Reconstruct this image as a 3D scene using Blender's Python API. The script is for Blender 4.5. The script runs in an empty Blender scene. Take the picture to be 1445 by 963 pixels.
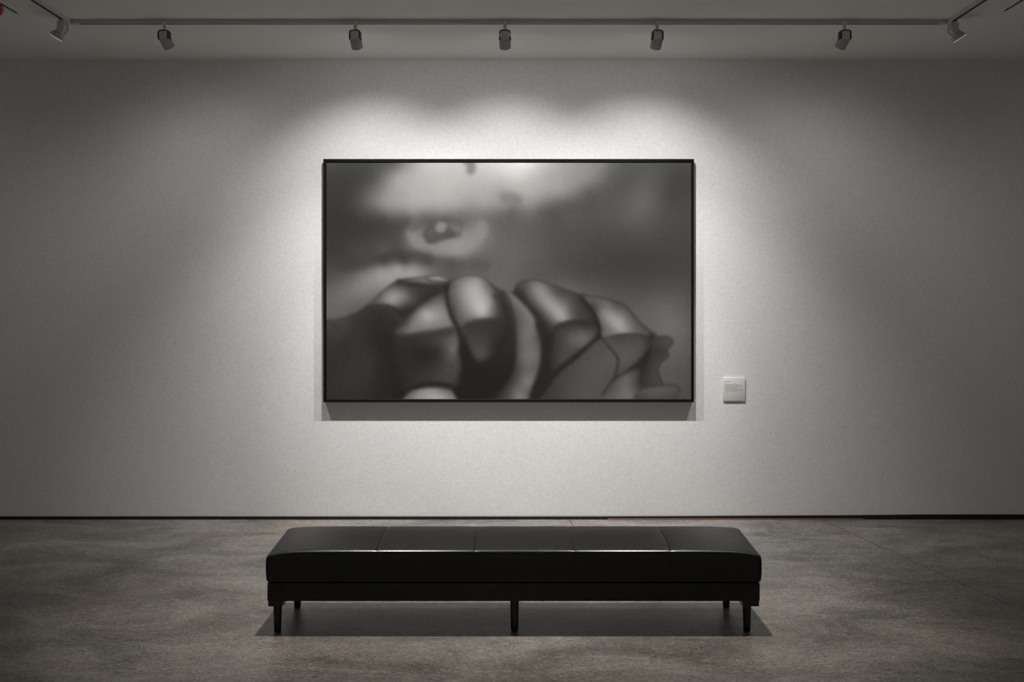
import bpy, bmesh, math, random
import numpy as np
from mathutils import Vector, Matrix

random.seed(4)
PI = math.pi
scene = bpy.context.scene
COL = scene.collection

# ---------------------------------------------------------------- camera frame
W, H = 1445, 963
FPX = 1700.0          # focal length in pixels
HOR = 435.0           # horizon row
CX = 722.5
CAM_Z = 1.656
WALL_Y = 9.44
CEIL_Z = 3.60


def px(x, y, d):
    """point at distance d (along +Y) seen at pixel x, y"""
    return Vector(((x - CX) * d / FPX, d, CAM_Z - (y - HOR) * d / FPX))


# ---------------------------------------------------------------- materials
def new_mat(name):
    m = bpy.data.materials.new(name)
    m.use_nodes = True
    nt = m.node_tree
    return m, nt, nt.nodes['Principled BSDF']


def N(nt, t, **kw):
    n = nt.nodes.new(t)
    for k, v in kw.items():
        if k in n.inputs:
            n.inputs[k].default_value = v
        else:
            setattr(n, k, v)
    return n


def simple(name, col, rough=.5, metal=0., spec=.5, bump=None):
    m, nt, b = new_mat(name)
    tc = N(nt, 'ShaderNodeTexCoord')
    no = N(nt, 'ShaderNodeTexNoise')
    no.inputs['Scale'].default_value = bump[0] if bump else 40
    no.inputs['Detail'].default_value = 3
    nt.links.new(tc.outputs['Object'], no.inputs['Vector'])
    mx = N(nt, 'ShaderNodeMix', data_type='RGBA')
    mx.inputs[6].default_value = (*[c * .94 for c in col], 1)
    mx.inputs[7].default_value = (*[min(1, c * 1.06) for c in col], 1)
    nt.links.new(no.outputs['Fac'], mx.inputs[0])
    nt.links.new(mx.outputs[2], b.inputs['Base Color'])
    b.inputs['Roughness'].default_value = rough
    b.inputs['Metallic'].default_value = metal
    b.inputs['Specular IOR Level'].default_value = spec
    if bump:
        bp = N(nt, 'ShaderNodeBump')
        bp.inputs['Strength'].default_value = bump[1]
        bp.inputs['Distance'].default_value = bump[2]
        nt.links.new(no.outputs['Fac'], bp.inputs['Height'])
        nt.links.new(bp.outputs['Normal'], b.inputs['Normal'])
    return m


def wall_material(name, col, pore=.13, bump=.35):
    m, nt, b = new_mat(name)
    L = nt.links.new
    tc = N(nt, 'ShaderNodeTexCoord')
    fine = N(nt, 'ShaderNodeTexNoise')
    fine.inputs['Scale'].default_value = 78
    fine.inputs['Detail'].default_value = 2.5
    fine.inputs['Roughness'].default_value = .55
    L(tc.outputs['Object'], fine.inputs['Vector'])
    vor = N(nt, 'ShaderNodeTexVoronoi')
    vor.inputs['Scale'].default_value = 24
    L(tc.outputs['Object'], vor.inputs['Vector'])
    big = N(nt, 'ShaderNodeTexNoise')
    big.inputs['Scale'].default_value = 1.3
    big.inputs['Detail'].default_value = 3
    L(tc.outputs['Object'], big.inputs['Vector'])
    # pores: small dark pits of the roller texture
    r = N(nt, 'ShaderNodeValToRGB')
    r.color_ramp.elements[0].position = .05
    r.color_ramp.elements[0].color = (1, 1, 1, 1)
    r.color_ramp.elements[1].position = .20
    r.color_ramp.elements[1].color = (0, 0, 0, 1)
    L(vor.outputs['Distance'], r.inputs['Fac'])
    r2 = N(nt, 'ShaderNodeMapRange')
    r2.inputs[1].default_value = .3
    r2.inputs[2].default_value = .7
    r2.inputs[3].default_value = 1 - pore * .55
    r2.inputs[4].default_value = 1 + pore * .55
    L(fine.outputs['Fac'], r2.inputs[0])
    r3 = N(nt, 'ShaderNodeMapRange')
    r3.inputs[1].default_value = .3
    r3.inputs[2].default_value = .7
    r3.inputs[3].default_value = .975
    r3.inputs[4].default_value = 1.025
    L(big.outputs['Fac'], r3.inputs[0])
    pm = N(nt, 'ShaderNodeMath', operation='MULTIPLY_ADD')
    L(r.outputs['Color'], pm.inputs[0])
    pm.inputs[1].default_value = -pore
    pm.inputs[2].default_value = 1
    m1 = N(nt, 'ShaderNodeMath', operation='MULTIPLY')
    L(pm.outputs[0], m1.inputs[0])
    L(r2.outputs[0], m1.inputs[1])
    m2 = N(nt, 'ShaderNodeMath', operation='MULTIPLY')
    L(m1.outputs[0], m2.inputs[0])
    L(r3.outputs[0], m2.inputs[1])
    vm = N(nt, 'ShaderNodeVectorMath', operation='SCALE')
    vm.inputs[0].default_value = col
    L(m2.outputs[0], vm.inputs['Scale'])
    L(vm.outputs[0], b.inputs['Base Color'])
    b.inputs['Roughness'].default_value = .85
    b.inputs['Specular IOR Level'].default_value = .2
    bp = N(nt, 'ShaderNodeBump')
    bp.inputs['Strength'].default_value = bump
    bp.inputs['Distance'].default_value = .004
    L(fine.outputs['Fac'], bp.inputs['Height'])
    L(bp.outputs['Normal'], b.inputs['Normal'])
    return m


def floor_material():
    m, nt, b = new_mat('polished_concrete')
    L = nt.links.new
    tc = N(nt, 'ShaderNodeTexCoord')
    mp = N(nt, 'ShaderNodeMapping')
    mp.inputs['Scale'].default_value = (1.0, 1.5, 1)
    L(tc.outputs['Object'], mp.inputs['Vector'])
    n1 = N(nt, 'ShaderNodeTexNoise')          # cloudy mottling
    n1.inputs['Scale'].default_value = 1.4
    n1.inputs['Detail'].default_value = 7
    n1.inputs['Roughness'].default_value = .62
    n1.inputs['Distortion'].default_value = .8
    L(mp.outputs[0], n1.inputs['Vector'])
    n2 = N(nt, 'ShaderNodeTexNoise')          # veins and scuffs
    n2.inputs['Scale'].default_value = 14
    n2.inputs['Detail'].default_value = 8
    n2.inputs['Roughness'].default_value = .7
    n2.inputs['Distortion'].default_value = 1.6
    L(mp.outputs[0], n2.inputs['Vector'])
    n3 = N(nt, 'ShaderNodeTexNoise')          # warm / cool drift
    n3.inputs['Scale'].default_value = .9
    n3.inputs['Detail'].default_value = 3
    L(tc.outputs['Object'], n3.inputs['Vector'])
    cr = N(nt, 'ShaderNodeValToRGB')
    e = cr.color_ramp.elements
    e[0].position = .42
    e[0].color = (.120, .113, .104, 1)
    e[1].position = .58
    e[1].color = (.335, .315, .292, 1)
    n4 = N(nt, 'ShaderNodeTexNoise')          # fine swirled grain
    n4.inputs['Scale'].default_value = 34
    n4.inputs['Detail'].default_value = 6
    n4.inputs['Roughness'].default_value = .65
    n4.inputs['Distortion'].default_value = 2.2
    L(mp.outputs[0], n4.inputs['Vector'])
    mg = N(nt, 'ShaderNodeMix')
    mg.inputs[0].default_value = .5
    L(n2.outputs['Fac'], mg.inputs[2])
    L(n4.outputs['Fac'], mg.inputs[3])
    mm = N(nt, 'ShaderNodeMix')
    mm.inputs[0].default_value = .55
    L(n1.outputs['Fac'], mm.inputs[2])
    L(mg.outputs[0], mm.inputs[3])
    L(mm.outputs[0], cr.inputs['Fac'])
    wm = N(nt, 'ShaderNodeMix', data_type='RGBA', blend_type='MULTIPLY')
    wm.inputs[0].default_value = 1
    L(cr.outputs['Color'], wm.inputs[6])
    wr = N(nt, 'ShaderNodeValToRGB')
    wr.color_ramp.elements[0].position = .35
    wr.color_ramp.elements[0].color = (.97, .98, .97, 1)
    wr.color_ramp.elements[1].position = .65
    wr.color_ramp.elements[1].color = (1.0, .95, .89, 1)
    L(n3.outputs['Fac'], wr.inputs['Fac'])
    L(wr.outputs['Color'], wm.inputs[7])
    # two saw-cut joints: thin dark lines on the slab
    sp = N(nt, 'ShaderNodeSeparateXYZ')
    L(tc.outputs['Object'], sp.inputs[0])
    last = wm.outputs[2]
    for (x0, y0, x1, y1, w) in ((2.418, 9.44, 2.775, 6.7, .0045), (.447, 9.44, .62, 6.9, .0045)):
        dx, dy = x1 - x0, y1 - y0
        ln = math.hypot(dx, dy)
        a, c = dy / ln, -dx / ln
        k = -(a * x0 + c * y0)
        ma = N(nt, 'ShaderNodeMath', operation='MULTIPLY_ADD')
        L(sp.outputs[0], ma.inputs[0])
        ma.inputs[1].default_value = a
        ma.inputs[2].default_value = k
        mb = N(nt, 'ShaderNodeMath', operation='MULTIPLY_ADD')
        L(sp.outputs[1], mb.inputs[0])
        mb.inputs[1].default_value = c
        L(ma.outputs[0], mb.inputs[2])
        ab = N(nt, 'ShaderNodeMath', operation='ABSOLUTE')
        L(mb.outputs[0], ab.inputs[0])
        lt = N(nt, 'ShaderNodeMath', operation='LESS_THAN')
        L(ab.outputs[0], lt.inputs[0])
        lt.inputs[1].default_value = w
        gt = N(nt, 'ShaderNodeMath', operation='GREATER_THAN')
        L(sp.outputs[1], gt.inputs[0])
        gt.inputs[1].default_value = y1
        mu = N(nt, 'ShaderNodeMath', operation='MULTIPLY')
        L(lt.outputs[0], mu.inputs[0])
        L(gt.outputs[0], mu.inputs[1])
        mu2 = N(nt, 'ShaderNodeMath', operation='MULTIPLY')
        L(mu.outputs[0], mu2.inputs[0])
        mu2.inputs[1].default_value = .8
        jm = N(nt, 'ShaderNodeMix', data_type='RGBA')
        L(mu2.outputs[0], jm.inputs[0])
        L(last, jm.inputs[6])
        jm.inputs[7].default_value = (.03, .026, .022, 1)
        last = jm.outputs[2]
    gm = N(nt, 'ShaderNodeMapRange')
    gm.inputs[1].default_value = .36
    gm.inputs[2].default_value = .64
    gm.inputs[3].default_value = .62
    gm.inputs[4].default_value = 1.38
    L(n4.outputs['Fac'], gm.inputs[0])
    gs = N(nt, 'ShaderNodeVectorMath', operation='SCALE')
    L(last, gs.inputs[0])
    L(gm.outputs[0], gs.inputs['Scale'])
    L(gs.outputs[0], b.inputs['Base Color'])
    rr = N(nt, 'ShaderNodeMapRange')
    rr.inputs[3].default_value = .30
    rr.inputs[4].default_value = .56
    L(n2.outputs['Fac'], rr.inputs[0])
    L(rr.outputs[0], b.inputs['Roughness'])
    b.inputs['Specular IOR Level'].default_value = .5
    bp = N(nt, 'ShaderNodeBump')
    bp.inputs['Strength'].default_value = .35
    bp.inputs['Distance'].default_value = .004
    L(mg.outputs[0], bp.inputs['Height'])
    L(bp.outputs['Normal'], b.inputs['Normal'])
    return m


def leather_material():
    m, nt, b = new_mat('black_leather')
    L = nt.links.new
    tc = N(nt, 'ShaderNodeTexCoord')
    mp = N(nt, 'ShaderNodeMapping')
    mp.inputs['Scale'].default_value = (1, 2.2, 1)
    L(tc.outputs['Object'], mp.inputs['Vector'])
    gr = N(nt, 'ShaderNodeTexVoronoi')
    gr.inputs['Scale'].default_value = 260
    L(tc.outputs['Object'], gr.inputs['Vector'])
    wr = N(nt, 'ShaderNodeTexNoise')
    wr.inputs['Scale'].default_value = 9
    wr.inputs['Detail'].default_value = 5
    wr.inputs['Distortion'].default_value = 1.2
    L(mp.outputs[0], wr.inputs['Vector'])
    b1 = N(nt, 'ShaderNodeBump')
    b1.inputs['Strength'].default_value = .22
    b1.inputs['Distance'].default_value = .001
    L(gr.outputs['Distance'], b1.inputs['Height'])
    b2 = N(nt, 'ShaderNodeBump')
    b2.inputs['Strength'].default_value = .35
    b2.inputs['Distance'].default_value = .01
    L(wr.outputs['Fac'], b2.inputs['Height'])
    L(b1.outputs['Normal'], b2.inputs['Normal'])
    L(b2.outputs['Normal'], b.inputs['Normal'])
    cr = N(nt, 'ShaderNodeValToRGB')
    cr.color_ramp.elements[0].color = (.0045, .0045, .0047, 1)
    cr.color_ramp.elements[1].color = (.0085, .0085, .0083, 1)
    L(wr.outputs['Fac'], cr.inputs['Fac'])
    L(cr.outputs['Color'], b.inputs['Base Color'])
    b.inputs['Roughness'].default_value = .43
    b.inputs['Specular IOR Level'].default_value = .42
    return m


def canvas_material():
    m, nt, b = new_mat('painted_canvas')
    L = nt.links.new
    at = N(nt, 'ShaderNodeVertexColor', layer_name='paint')
    tc = N(nt, 'ShaderNodeTexCoord')
    no = N(nt, 'ShaderNodeTexNoise')
    no.inputs['Scale'].default_value = 160
    no.inputs['Detail'].default_value = 2
    L(tc.outputs['Object'], no.inputs['Vector'])
    mr = N(nt, 'ShaderNodeMapRange')
    mr.inputs[1].default_value = .3
    mr.inputs[2].default_value = .7
    mr.inputs[3].default_value = .93
    mr.inputs[4].default_value = 1.07
    L(no.outputs['Fac'], mr.inputs[0])
    vm = N(nt, 'ShaderNodeVectorMath', operation='SCALE')
    L(at.outputs['Color'], vm.inputs[0])
    L(mr.outputs[0], vm.inputs['Scale'])
    L(vm.outputs[0], b.inputs['Base Color'])
    b.inputs['Roughness'].default_value = .75
    b.inputs['Specular IOR Level'].default_value = .05
    return m


def emissive(name, col, s):
    m, nt, b = new_mat(name)
    b.inputs['Base Color'].default_value = (*col, 1)
    b.inputs['Emission Color'].default_value = (*col, 1)
    b.inputs['Emission Strength'].default_value = s
    return m


M = {}
M['wall'] = wall_material('white_wall_paint', (.80, .797, .79), bump=.22)
M['ceiling'] = wall_material('ceiling_paint', (.86, .855, .84), pore=.05, bump=.1)
M['floor'] = floor_material()
M['leather'] = leather_material()
M['welt'] = simple('glossy_leather_welt', (.03, .03, .03), .30, 0, 1.0, (300, .15, .0006))
M['canvas'] = canvas_material()
M['frame'] = simple('black_lacquered_frame', (.0045, .0045, .0043), .55, 0, .12, (60, .1, .001))
M['edge_backing'] = simple('lit_edge_and_backing', (.17, .165, .16), .6)
M['shadow_gap'] = simple('shadow_gap_dark', (.012, .0115, .011), .45, 0, .4)
M['brown_trim'] = simple('brown_wood_strip', (.24, .155, .10), .6, 0, .3, (30, .1, .001))
M['track'] = simple('grey_track_metal', (.60, .595, .58), .45, .2)
M['track_dark'] = simple('track_groove', (.10, .10, .10), .6)
M['lamp_grey'] = simple('grey_lamp_enamel', (.47, .47, .46), .42, 0, .5)
M['lamp_plate'] = simple('lamp_housing_enamel', (.62, .62, .61), .45, 0, .5)
M['lamp_yoke'] = simple('black_yoke', (.012, .012, .012), .45)
M['lamp_adapter'] = simple('pale_adapter_plastic', (.82, .81, .79), .5)
M['lamp_bell'] = simple('bell_shade_metal', (.46, .46, .455), .3, .15)
M['lamp_rim'] = simple('bright_steel_rim', (.85, .84, .82), .25, .6)
M['lens'] = emissive('lit_lamp_lens', (1, .95, .88), 14)
M['lens_dim'] = emissive('lit_bell_lens', (1, .96, .91), .9)
M['leg'] = simple('black_bench_leg', (.010, .010, .010), .42, 0, .4)
M['bracket'] = simple('steel_bracket', (.62, .60, .58), .4, .2)
M['thread'] = simple('grey_thread', (.10, .10, .10), .6)
M['plaque'] = simple('white_plaque', (.74, .73, .715), .5, 0, .4)
M['ink'] = simple('grey_print', (.34, .335, .33), .7)
M['slot_frame'] = simple('slot_frame_paint', (.80, .79, .77), .6)
M['slot_dark'] = simple('slot_shade', (.012, .012, .011), .8)
M['red'] = simple('red_plastic', (.42, .014, .012), .35, 0, .5)
M['red_pale'] = simple('faded_red_plastic', (.55, .16, .12), .45, 0, .4)


# ---------------------------------------------------------------- mesh helpers
def link(name, bm, mats, parent=None, smooth=True, auto=None):
    me = bpy.data.meshes.new(name)
    bmesh.ops.recalc_face_normals(bm, faces=bm.faces[:])
    bm.to_mesh(me)
    bm.free()
    for m in (mats if isinstance(mats, (list, tuple)) else [mats]):
        me.materials.append(m)
    if smooth:
        for p in me.polygons:
            p.use_smooth = True
        me.set_sharp_from_angle(angle=math.radians(auto if auto else 35))
    o = bpy.data.objects.new(name, me)
    COL.objects.link(o)
    if parent:
        o.parent = parent
    return o


def add_box(bm, lo, hi, bevel=0., seg=2, mat=0, mtx=None):
    r = bmesh.ops.create_cube(bm, size=1)
    vs = r['verts']
    for v in vs:
        v.co = Vector([lo[i] + (v.co[i] + .5) * (hi[i] - lo[i]) for i in range(3)])
    fs = set(f for v in vs for f in v.link_faces)
    if bevel:
        es = list(set(e for v in vs for e in v.link_edges))
        rr = bmesh.ops.bevel(bm, geom=es, offset=bevel, segments=seg, affect='EDGES', profile=.5)
        vs = list(set(v for f in rr['faces'] for v in f.verts) | set(v for v in vs if v.is_valid))
        fs = set(f for v in vs for f in v.link_faces)
    for f in fs:
        f.material_index = mat
    if mtx is not None:
        for v in set(v for f in fs for v in f.verts):
            v.co = mtx @ v.co
    return fs


def add_lathe(bm, prof, seg=32, mtx=None, mat=0, cap0=False, cap1=False):
    """prof: list of (radius, z)"""
    rings = []
    for r, z in prof:
        ring = []
        for k in range(seg):
            a = 2 * PI * k / seg
            p = Vector((r * math.cos(a), r * math.sin(a), z))
            ring.append(bm.verts.new(mtx @ p if mtx is not None else p))
        rings.append(ring)
    for a, b in zip(rings, rings[1:]):
        for k in range(seg):
            f = bm.faces.new((a[k], a[(k + 1) % seg], b[(k + 1) % seg], b[k]))
            f.material_index = mat
    if cap0:
        bm.faces.new(rings[0]).material_index = mat
    if cap1:
        bm.faces.new(rings[-1][::-1]).material_index = mat


def add_tube(bm, pts, r, seg=8, closed=False, mat=0):
    pts = [Vector(p) for p in pts]
    n = len(pts)
    rings = []
    up = Vector((0, 0, 1))
    for i, p in enumerate(pts):
        a = pts[(i - 1) % n] if (closed or i > 0) else p
        b = pts[(i + 1) % n] if (closed or i < n - 1) else p
        t = (b - a).normalized()
        u = up if abs(t.z) < .9 else Vector((0, 1, 0))
        s = t.cross(u).normalized()
        w = s.cross(t)
        rings.append([bm.verts.new(p + r * (math.cos(2 * PI * k / seg) * s + math.sin(2 * PI * k / seg) * w)) for k in range(seg)])
    m = n if closed else n - 1
    for i in range(m):
        a, b = rings[i], rings[(i + 1) % n]
        for k in range(seg):
            bm.faces.new((a[k], a[(k + 1) % seg], b[(k + 1) % seg], b[k])).material_index = mat
    if not closed:
        bm.faces.new(rings[0][::-1])
        bm.faces.new(rings[-1])


def add_prism(bm, outline, y0, y1, mtx=None, mat=0):
    """outline in the XZ plane, extruded along Y"""
    a = [Vector((x, y0, z)) for x, z in outline]
    b = [Vector((x, y1, z)) for x, z in outline]
    if mtx is not None:
        a = [mtx @ p for p in a]
        b = [mtx @ p for p in b]
    a = [bm.verts.new(p) for p in a]
    b = [bm.verts.new(p) for p in b]
    n = len(a)
    bm.faces.new(a).material_index = mat
    bm.faces.new(b[::-1]).material_index = mat
    for k in range(n):
        bm.faces.new((a[k], b[k], b[(k + 1) % n], a[(k + 1) % n])).material_index = mat


def empty(name, loc, label, cat, group=None, rotz=0):
    o = bpy.data.objects.new(name, None)
    o.empty_display_size = .1
    COL.objects.link(o)
    o.location = loc
    o.rotation_euler = (0, 0, rotz)
    o['label'] = label
    o['category'] = cat
    if group:
        o['group'] = group
    return o


def struct(name, bm, mat, smooth=False):
    o = link(name, bm, mat, None, smooth)
    o['kind'] = 'structure'
    return o


# ---------------------------------------------------------------- room shell
RX, RY0 = 5.4, -4.0
T = .12
bm = bmesh.new(); add_box(bm, (-RX - T, RY0 - T, -T), (RX + T, WALL_Y + T, 0)); struct('floor', bm, M['floor'])
bm = bmesh.new(); add_box(bm, (-RX - T, RY0 - T, CEIL_Z), (RX + T, WALL_Y + T, CEIL_Z + T)); struct('ceiling', bm, M['ceiling'])
bm = bmesh.new(); add_box(bm, (-RX - T, WALL_Y, 0), (RX + T, WALL_Y + T, CEIL_Z)); struct('wall_back', bm, M['wall'])
bm = bmesh.new(); add_box(bm, (-RX - T, RY0, 0), (-RX, WALL_Y, CEIL_Z)); struct('wall_left', bm, M['wall'])
bm = bmesh.new(); add_box(bm, (RX, RY0, 0), (RX + T, WALL_Y, CEIL_Z)); struct('wall_right', bm, M['wall'])
bm = bmesh.new(); add_box(bm, (-RX - T, RY0 - T, 0), (RX + T, RY0, CEIL_Z)); struct('wall_front', bm, M['wall'])

# wall-foot shadow gap as a strip painted dark, a little taller towards the right
bm = bmesh.new()
xs = [-RX, -2, .6, 1.2, 2.6, 3.2, RX]
hs = [.0235, .0240, .0255, .0270, .0330, .0390, .0400]
prev = None
for x, h in zip(xs, hs):
    ring = [bm.verts.new((x, WALL_Y - .014, 0)), bm.verts.new((x, WALL_Y - .014, h - .003)), bm.verts.new((x, WALL_Y - .011, h)), bm.verts.new((x, WALL_Y, h)), bm.verts.new((x, WALL_Y, 0))]
    if prev:
        for k in range(5):
            bm.faces.new((prev[k], prev[(k + 1) % 5], ring[(k + 1) % 5], ring[k]))
    else:
        bm.faces.new(ring)
    prev = ring
bm.faces.new(prev[::-1])
struct('shadow_gap_back', bm, M['shadow_gap'])
bm = bmesh.new()
add_box(bm, (.75, WALL_Y - .024, 0), (2.75, WALL_Y - .014, .0085), .002)
struct('trim_1', bm, M['brown_trim'])


# ---------------------------------------------------------------- track lighting
TRK_Y = 8.125          # track across, parallel to the wall
TRK_L, TRK_R = -2.985, 2.945
TW, TH = .036, .028
track = empty('lighting_track', (0, TRK_Y, CEIL_Z), 'grey U-shaped ceiling lighting track carrying all the spotlights', 'track')


def rail(name, length):
    """rail along local +X from 0, hanging from z = 0; U channel open below"""
    w, h = TW / 2, TH
    prof = [(-w, 0), (w, 0), (w, -h), (w - .008, -h), (w - .008, -h + .014), (-w + .008, -h + .014), (-w + .008, -h), (-w, -h)]
    bm = bmesh.new()
    a = [bm.verts.new((0, y, z)) for y, z in prof]
    b = [bm.verts.new((length, y, z)) for y, z in prof]
    for k in range(8):
        f = bm.faces.new((a[k], a[(k + 1) % 8], b[(k + 1) % 8], b[k]))
        if k in (3, 4, 5):
            f.material_index = 1
    # end caps in quads
    for v in (a, b):
        bm.faces.new((v[0], v[1], v[4], v[5])); bm.faces.new((v[1], v[2], v[3], v[4])); bm.faces.new((v[0], v[5], v[6], v[7]))
    # a raised bead along both outer faces
    for s in (-1, 1):
        add_box(bm, (0, s * w - .0015 if s > 0 else -w - .0015, -h + .007), (length, s * w + .0015 if s > 0 else -w + .0015, -h + .012))
    return link(name, bm, [M['track'], M['track_dark']], track, False)


o = rail('track_rail', TRK_R - TRK_L - .10); o.location = (TRK_L + .05, 0, 0)
for x in (TRK_L, TRK_R):
    o = rail('track_rail', 6.0)
    o.location = (x, -.05, 0)
    o.rotation_euler = (0, 0, -PI / 2)
for x, s in ((TRK_L, 1), (TRK_R, -1)):
    bm = bmesh.new()
    w = TW / 2 + .002
    add_box(bm, (-w, -.07, -TH - .002), (w, w, 0), .002)
    add_box(bm, (w if s > 0 else -.07, -w, -TH - .002), (.07 if s > 0 else -w, w, 0), .002)
    o = link('corner_connector', bm, M['track'], track)
    o.location = (x, 0, 0)


def adapter_parts(root, top, drop):
    """adapter block on the track and the tapered stem below; z = 0 is the pivot of the head"""
    bm = bmesh.new()
    add_box(bm, (-.0138, -.0250, top - .010), (.0138, .0250, top - .0004), .002)
    for y0, y1 in ((-.0250, -.0202), (.0202, .0250)):
        add_box(bm, (-.0138, y0, top - .006), (.0138, y1, top + .015), .0015)
    add_box(bm, (-.011, -.011, top - .022), (.011, .011, top - .006), .003)
    link('adapter', bm, M['lamp_adapter'], root)
    bm = bmesh.new()
    add_lathe(bm, [(.0125, top - .021), (.0115, top - .030), (.0065, top - .040), (.005, top - .046), (.005, drop)], 16, None, 0, True, True)
    link('stem', bm, M['lamp_adapter'], root)


def rounded_rect(hw, hh, r, n=6):
    out = []
    for cx, cz, a0 in ((hw - r, hh - r, 0), (-hw + r, hh - r, PI / 2), (-hw + r, -hh + r, PI), (hw - r, -hh + r, 3 * PI / 2)):
        for k in range(n + 1):
            a = a0 + PI / 2 * k / n
            out.append((cx + r * math.cos(a), cz + r * math.sin(a)))
    return out


def yoke(root, hw, ztop, zlow, yaw, dep=.009):
    """U shaped band: outer half width hw, from zlow up to ztop"""
    th = .006
    r = .020
    out, inn = [], []
    pts = [(hw, zlow)] + [(hw - r + r * math.cos(a), ztop - r + r * math.sin(a)) for a in [PI / 2 * k / 7 for k in range(8)]]
    pts += [(-x, z) for x, z in pts[::-1]]
    ri = r - th
    ipts = [(hw - th, zlow)] + [(hw - r + ri * math.cos(a), ztop - r + ri * math.sin(a)) for a in [PI / 2 * k / 7 for k in range(8)]]
    ipts += [(-x, z) for x, z in ipts[::-1]]
    bm = bmesh.new()
    mt = Matrix.Rotation(yaw, 4, 'Z')
    n = len(pts)
    V = [[bm.verts.new(mt @ Vector((x, y, z))) for x, z in p] for p, y in ((pts, -.030), (ipts, -.030), (ipts, dep), (pts, dep))]
    for k in range(n - 1):
        for j in range(4):
            bm.faces.new((V[j][k], V[j][k + 1], V[(j + 1) % 4][k + 1], V[(j + 1) % 4][k]))
    for k in (0, n - 1):
        bm.faces.new([V[j][k] for j in range(4)])
    # pivot bosses at the arm ends
    for s in (-1, 1):
        m2 = mt @ Matrix.Translation((s * hw, 0, zlow + .004)) @ Matrix.Rotation(PI / 2, 4, 'Y')
        add_lathe(bm, [(.0065, -.004), (.0065, .004)], 16, m2, 0, True, True)
    return link('yoke', bm, M['lamp_yoke'], root)


BEAMS = []


def beam(name, loc, target, power, half, blend, radius=.028, col=(1, .985, .965)):
    ld = bpy.data.lights.new(name, 'SPOT')
    ld.energy = power
    ld.spot_size = 2 * math.radians(half)
    ld.spot_blend = blend
    ld.shadow_soft_size = radius
    ld.color = col
    o = bpy.data.objects.new(name, ld)
    COL.objects.link(o)
    o.location = loc
    d = Vector(target) - Vector(loc)
    o.rotation_euler = d.to_track_quat('-Z', 'Y').to_euler()
    return o


def cylinder_spot(x, target, label, beams):
    z = CEIL_Z - TH
    d_top = .092 + .004          # pivot below the track underside
    loc = Vector((x, TRK_Y, z - d_top))
    root = empty('track_spotlight', loc, label, 'spotlight', 'cylinder spotlights on the long track')
    d = (Vector(target) - loc).normalized()
    yaw = math.atan2(-d.x, d.y) * .3
    adapter_parts(root, d_top, .050)
    yoke(root, .0385, .053, -.009, yaw, .014)
    # flat gear housing between the arms, seen from behind
    bm = bmesh.new()
    mt = Matrix.Rotation(yaw, 4, 'Z')
    prof = rounded_rect(.0278, .0285, .006)
    rings = []
    for y, k in ((-.031, .94), (-.028, 1), (.010, 1), (.013, .92)):
        rings.append([bm.verts.new(mt @ Vector((px_ * k, y,   .0165 + pz * k))) for px_, pz in prof])
    for a, b in zip(rings, rings[1:]):
        for k in range(len(prof)):
            bm.faces.new((a[k], a[(k + 1) % len(prof)], b[(k + 1) % len(prof)], b[k]))
    bm.faces.new(rings[0]); bm.faces.new(rings[-1][::-1])
    link('housing', bm, M['lamp_plate'], root)
    # barrel along the aim
    q = Vector((0, 0, 1)).rotation_difference(d).to_matrix().to_4x4()
    bm = bmesh.new()
    add_lathe(bm, [(.012, -.022), (.026, -.017), (.034, -.006), (.0385, .010), (.0392, .022), (.0392, .066), (.0385, .069), (.0365, .069), (.036, .066), (.034, .040), (.012, .034)], 40, q, 0, True, True)
    link('barrel', bm, M['lamp_grey'], root)
    bm = bmesh.new()
    add_lathe(bm, [(.0005, .047), (.018, .047), (.0352, .051)], 32, q, 0, True)
    link('lens', bm, M['lens'], root)
    for tgt, power, half, blend in beams:
        b = beam('spot_beam', d * .072, Vector(tgt) - loc, power, half, blend)
        b.parent = root
    return root


def trx(p):
    return (p - CX) * TRK_Y / FPX


WY = WALL_Y
MID = -.03


def painting_beams(p, k, aim_x, half):
    """the lamp's hot beam and the softer spill of its reflector"""
    x = trx(p)
    return [((MID + aim_x, WY, 2.118), k, half, 1.0), ((MID + (x - MID) * .9, WY, -1.0), SPILL, 48.6, 1.0), ((x, WY, 2.2), GLOW, 80, 1.0)]


SPILL, PC, PO, PS = 140.0, 81.0, 78.0, 100.0
GLOW = 6.5
cylinder_spot(trx(232.5), (-1.58, WY, 1.60), 'grey cylinder spotlight nearest the left corner of the track', [((MID - .466, WY, -.6), PS, 20.7, 1.0), ((-2.35, WY, .9), 18, 68, 1.0)])
cylinder_spot(trx(501.5), (-.84, WY, 1.88), 'grey cylinder spotlight above the left edge of the painting', painting_beams(501.5, PO, -1.03, 44.8))
cylinder_spot(trx(712.5), (-.03, WY, 1.88), 'grey cylinder spotlight above the middle of the painting', painting_beams(712.5, PC, 0, 45.0))
cylinder_spot(trx(927.5), (.78, WY, 1.88), 'grey cylinder spotlight above the right edge of the painting', painting_beams(927.5, PO, 1.03, 44.8))
cylinder_spot(trx(1191.5), (1.56, WY, 1.60), 'grey cylinder spotlight nearest the right corner of the track', [((MID + .466, WY, -.6), PS, 20.7, 1.0), ((2.30, WY, .9), 18, 68, 1.0)])


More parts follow.
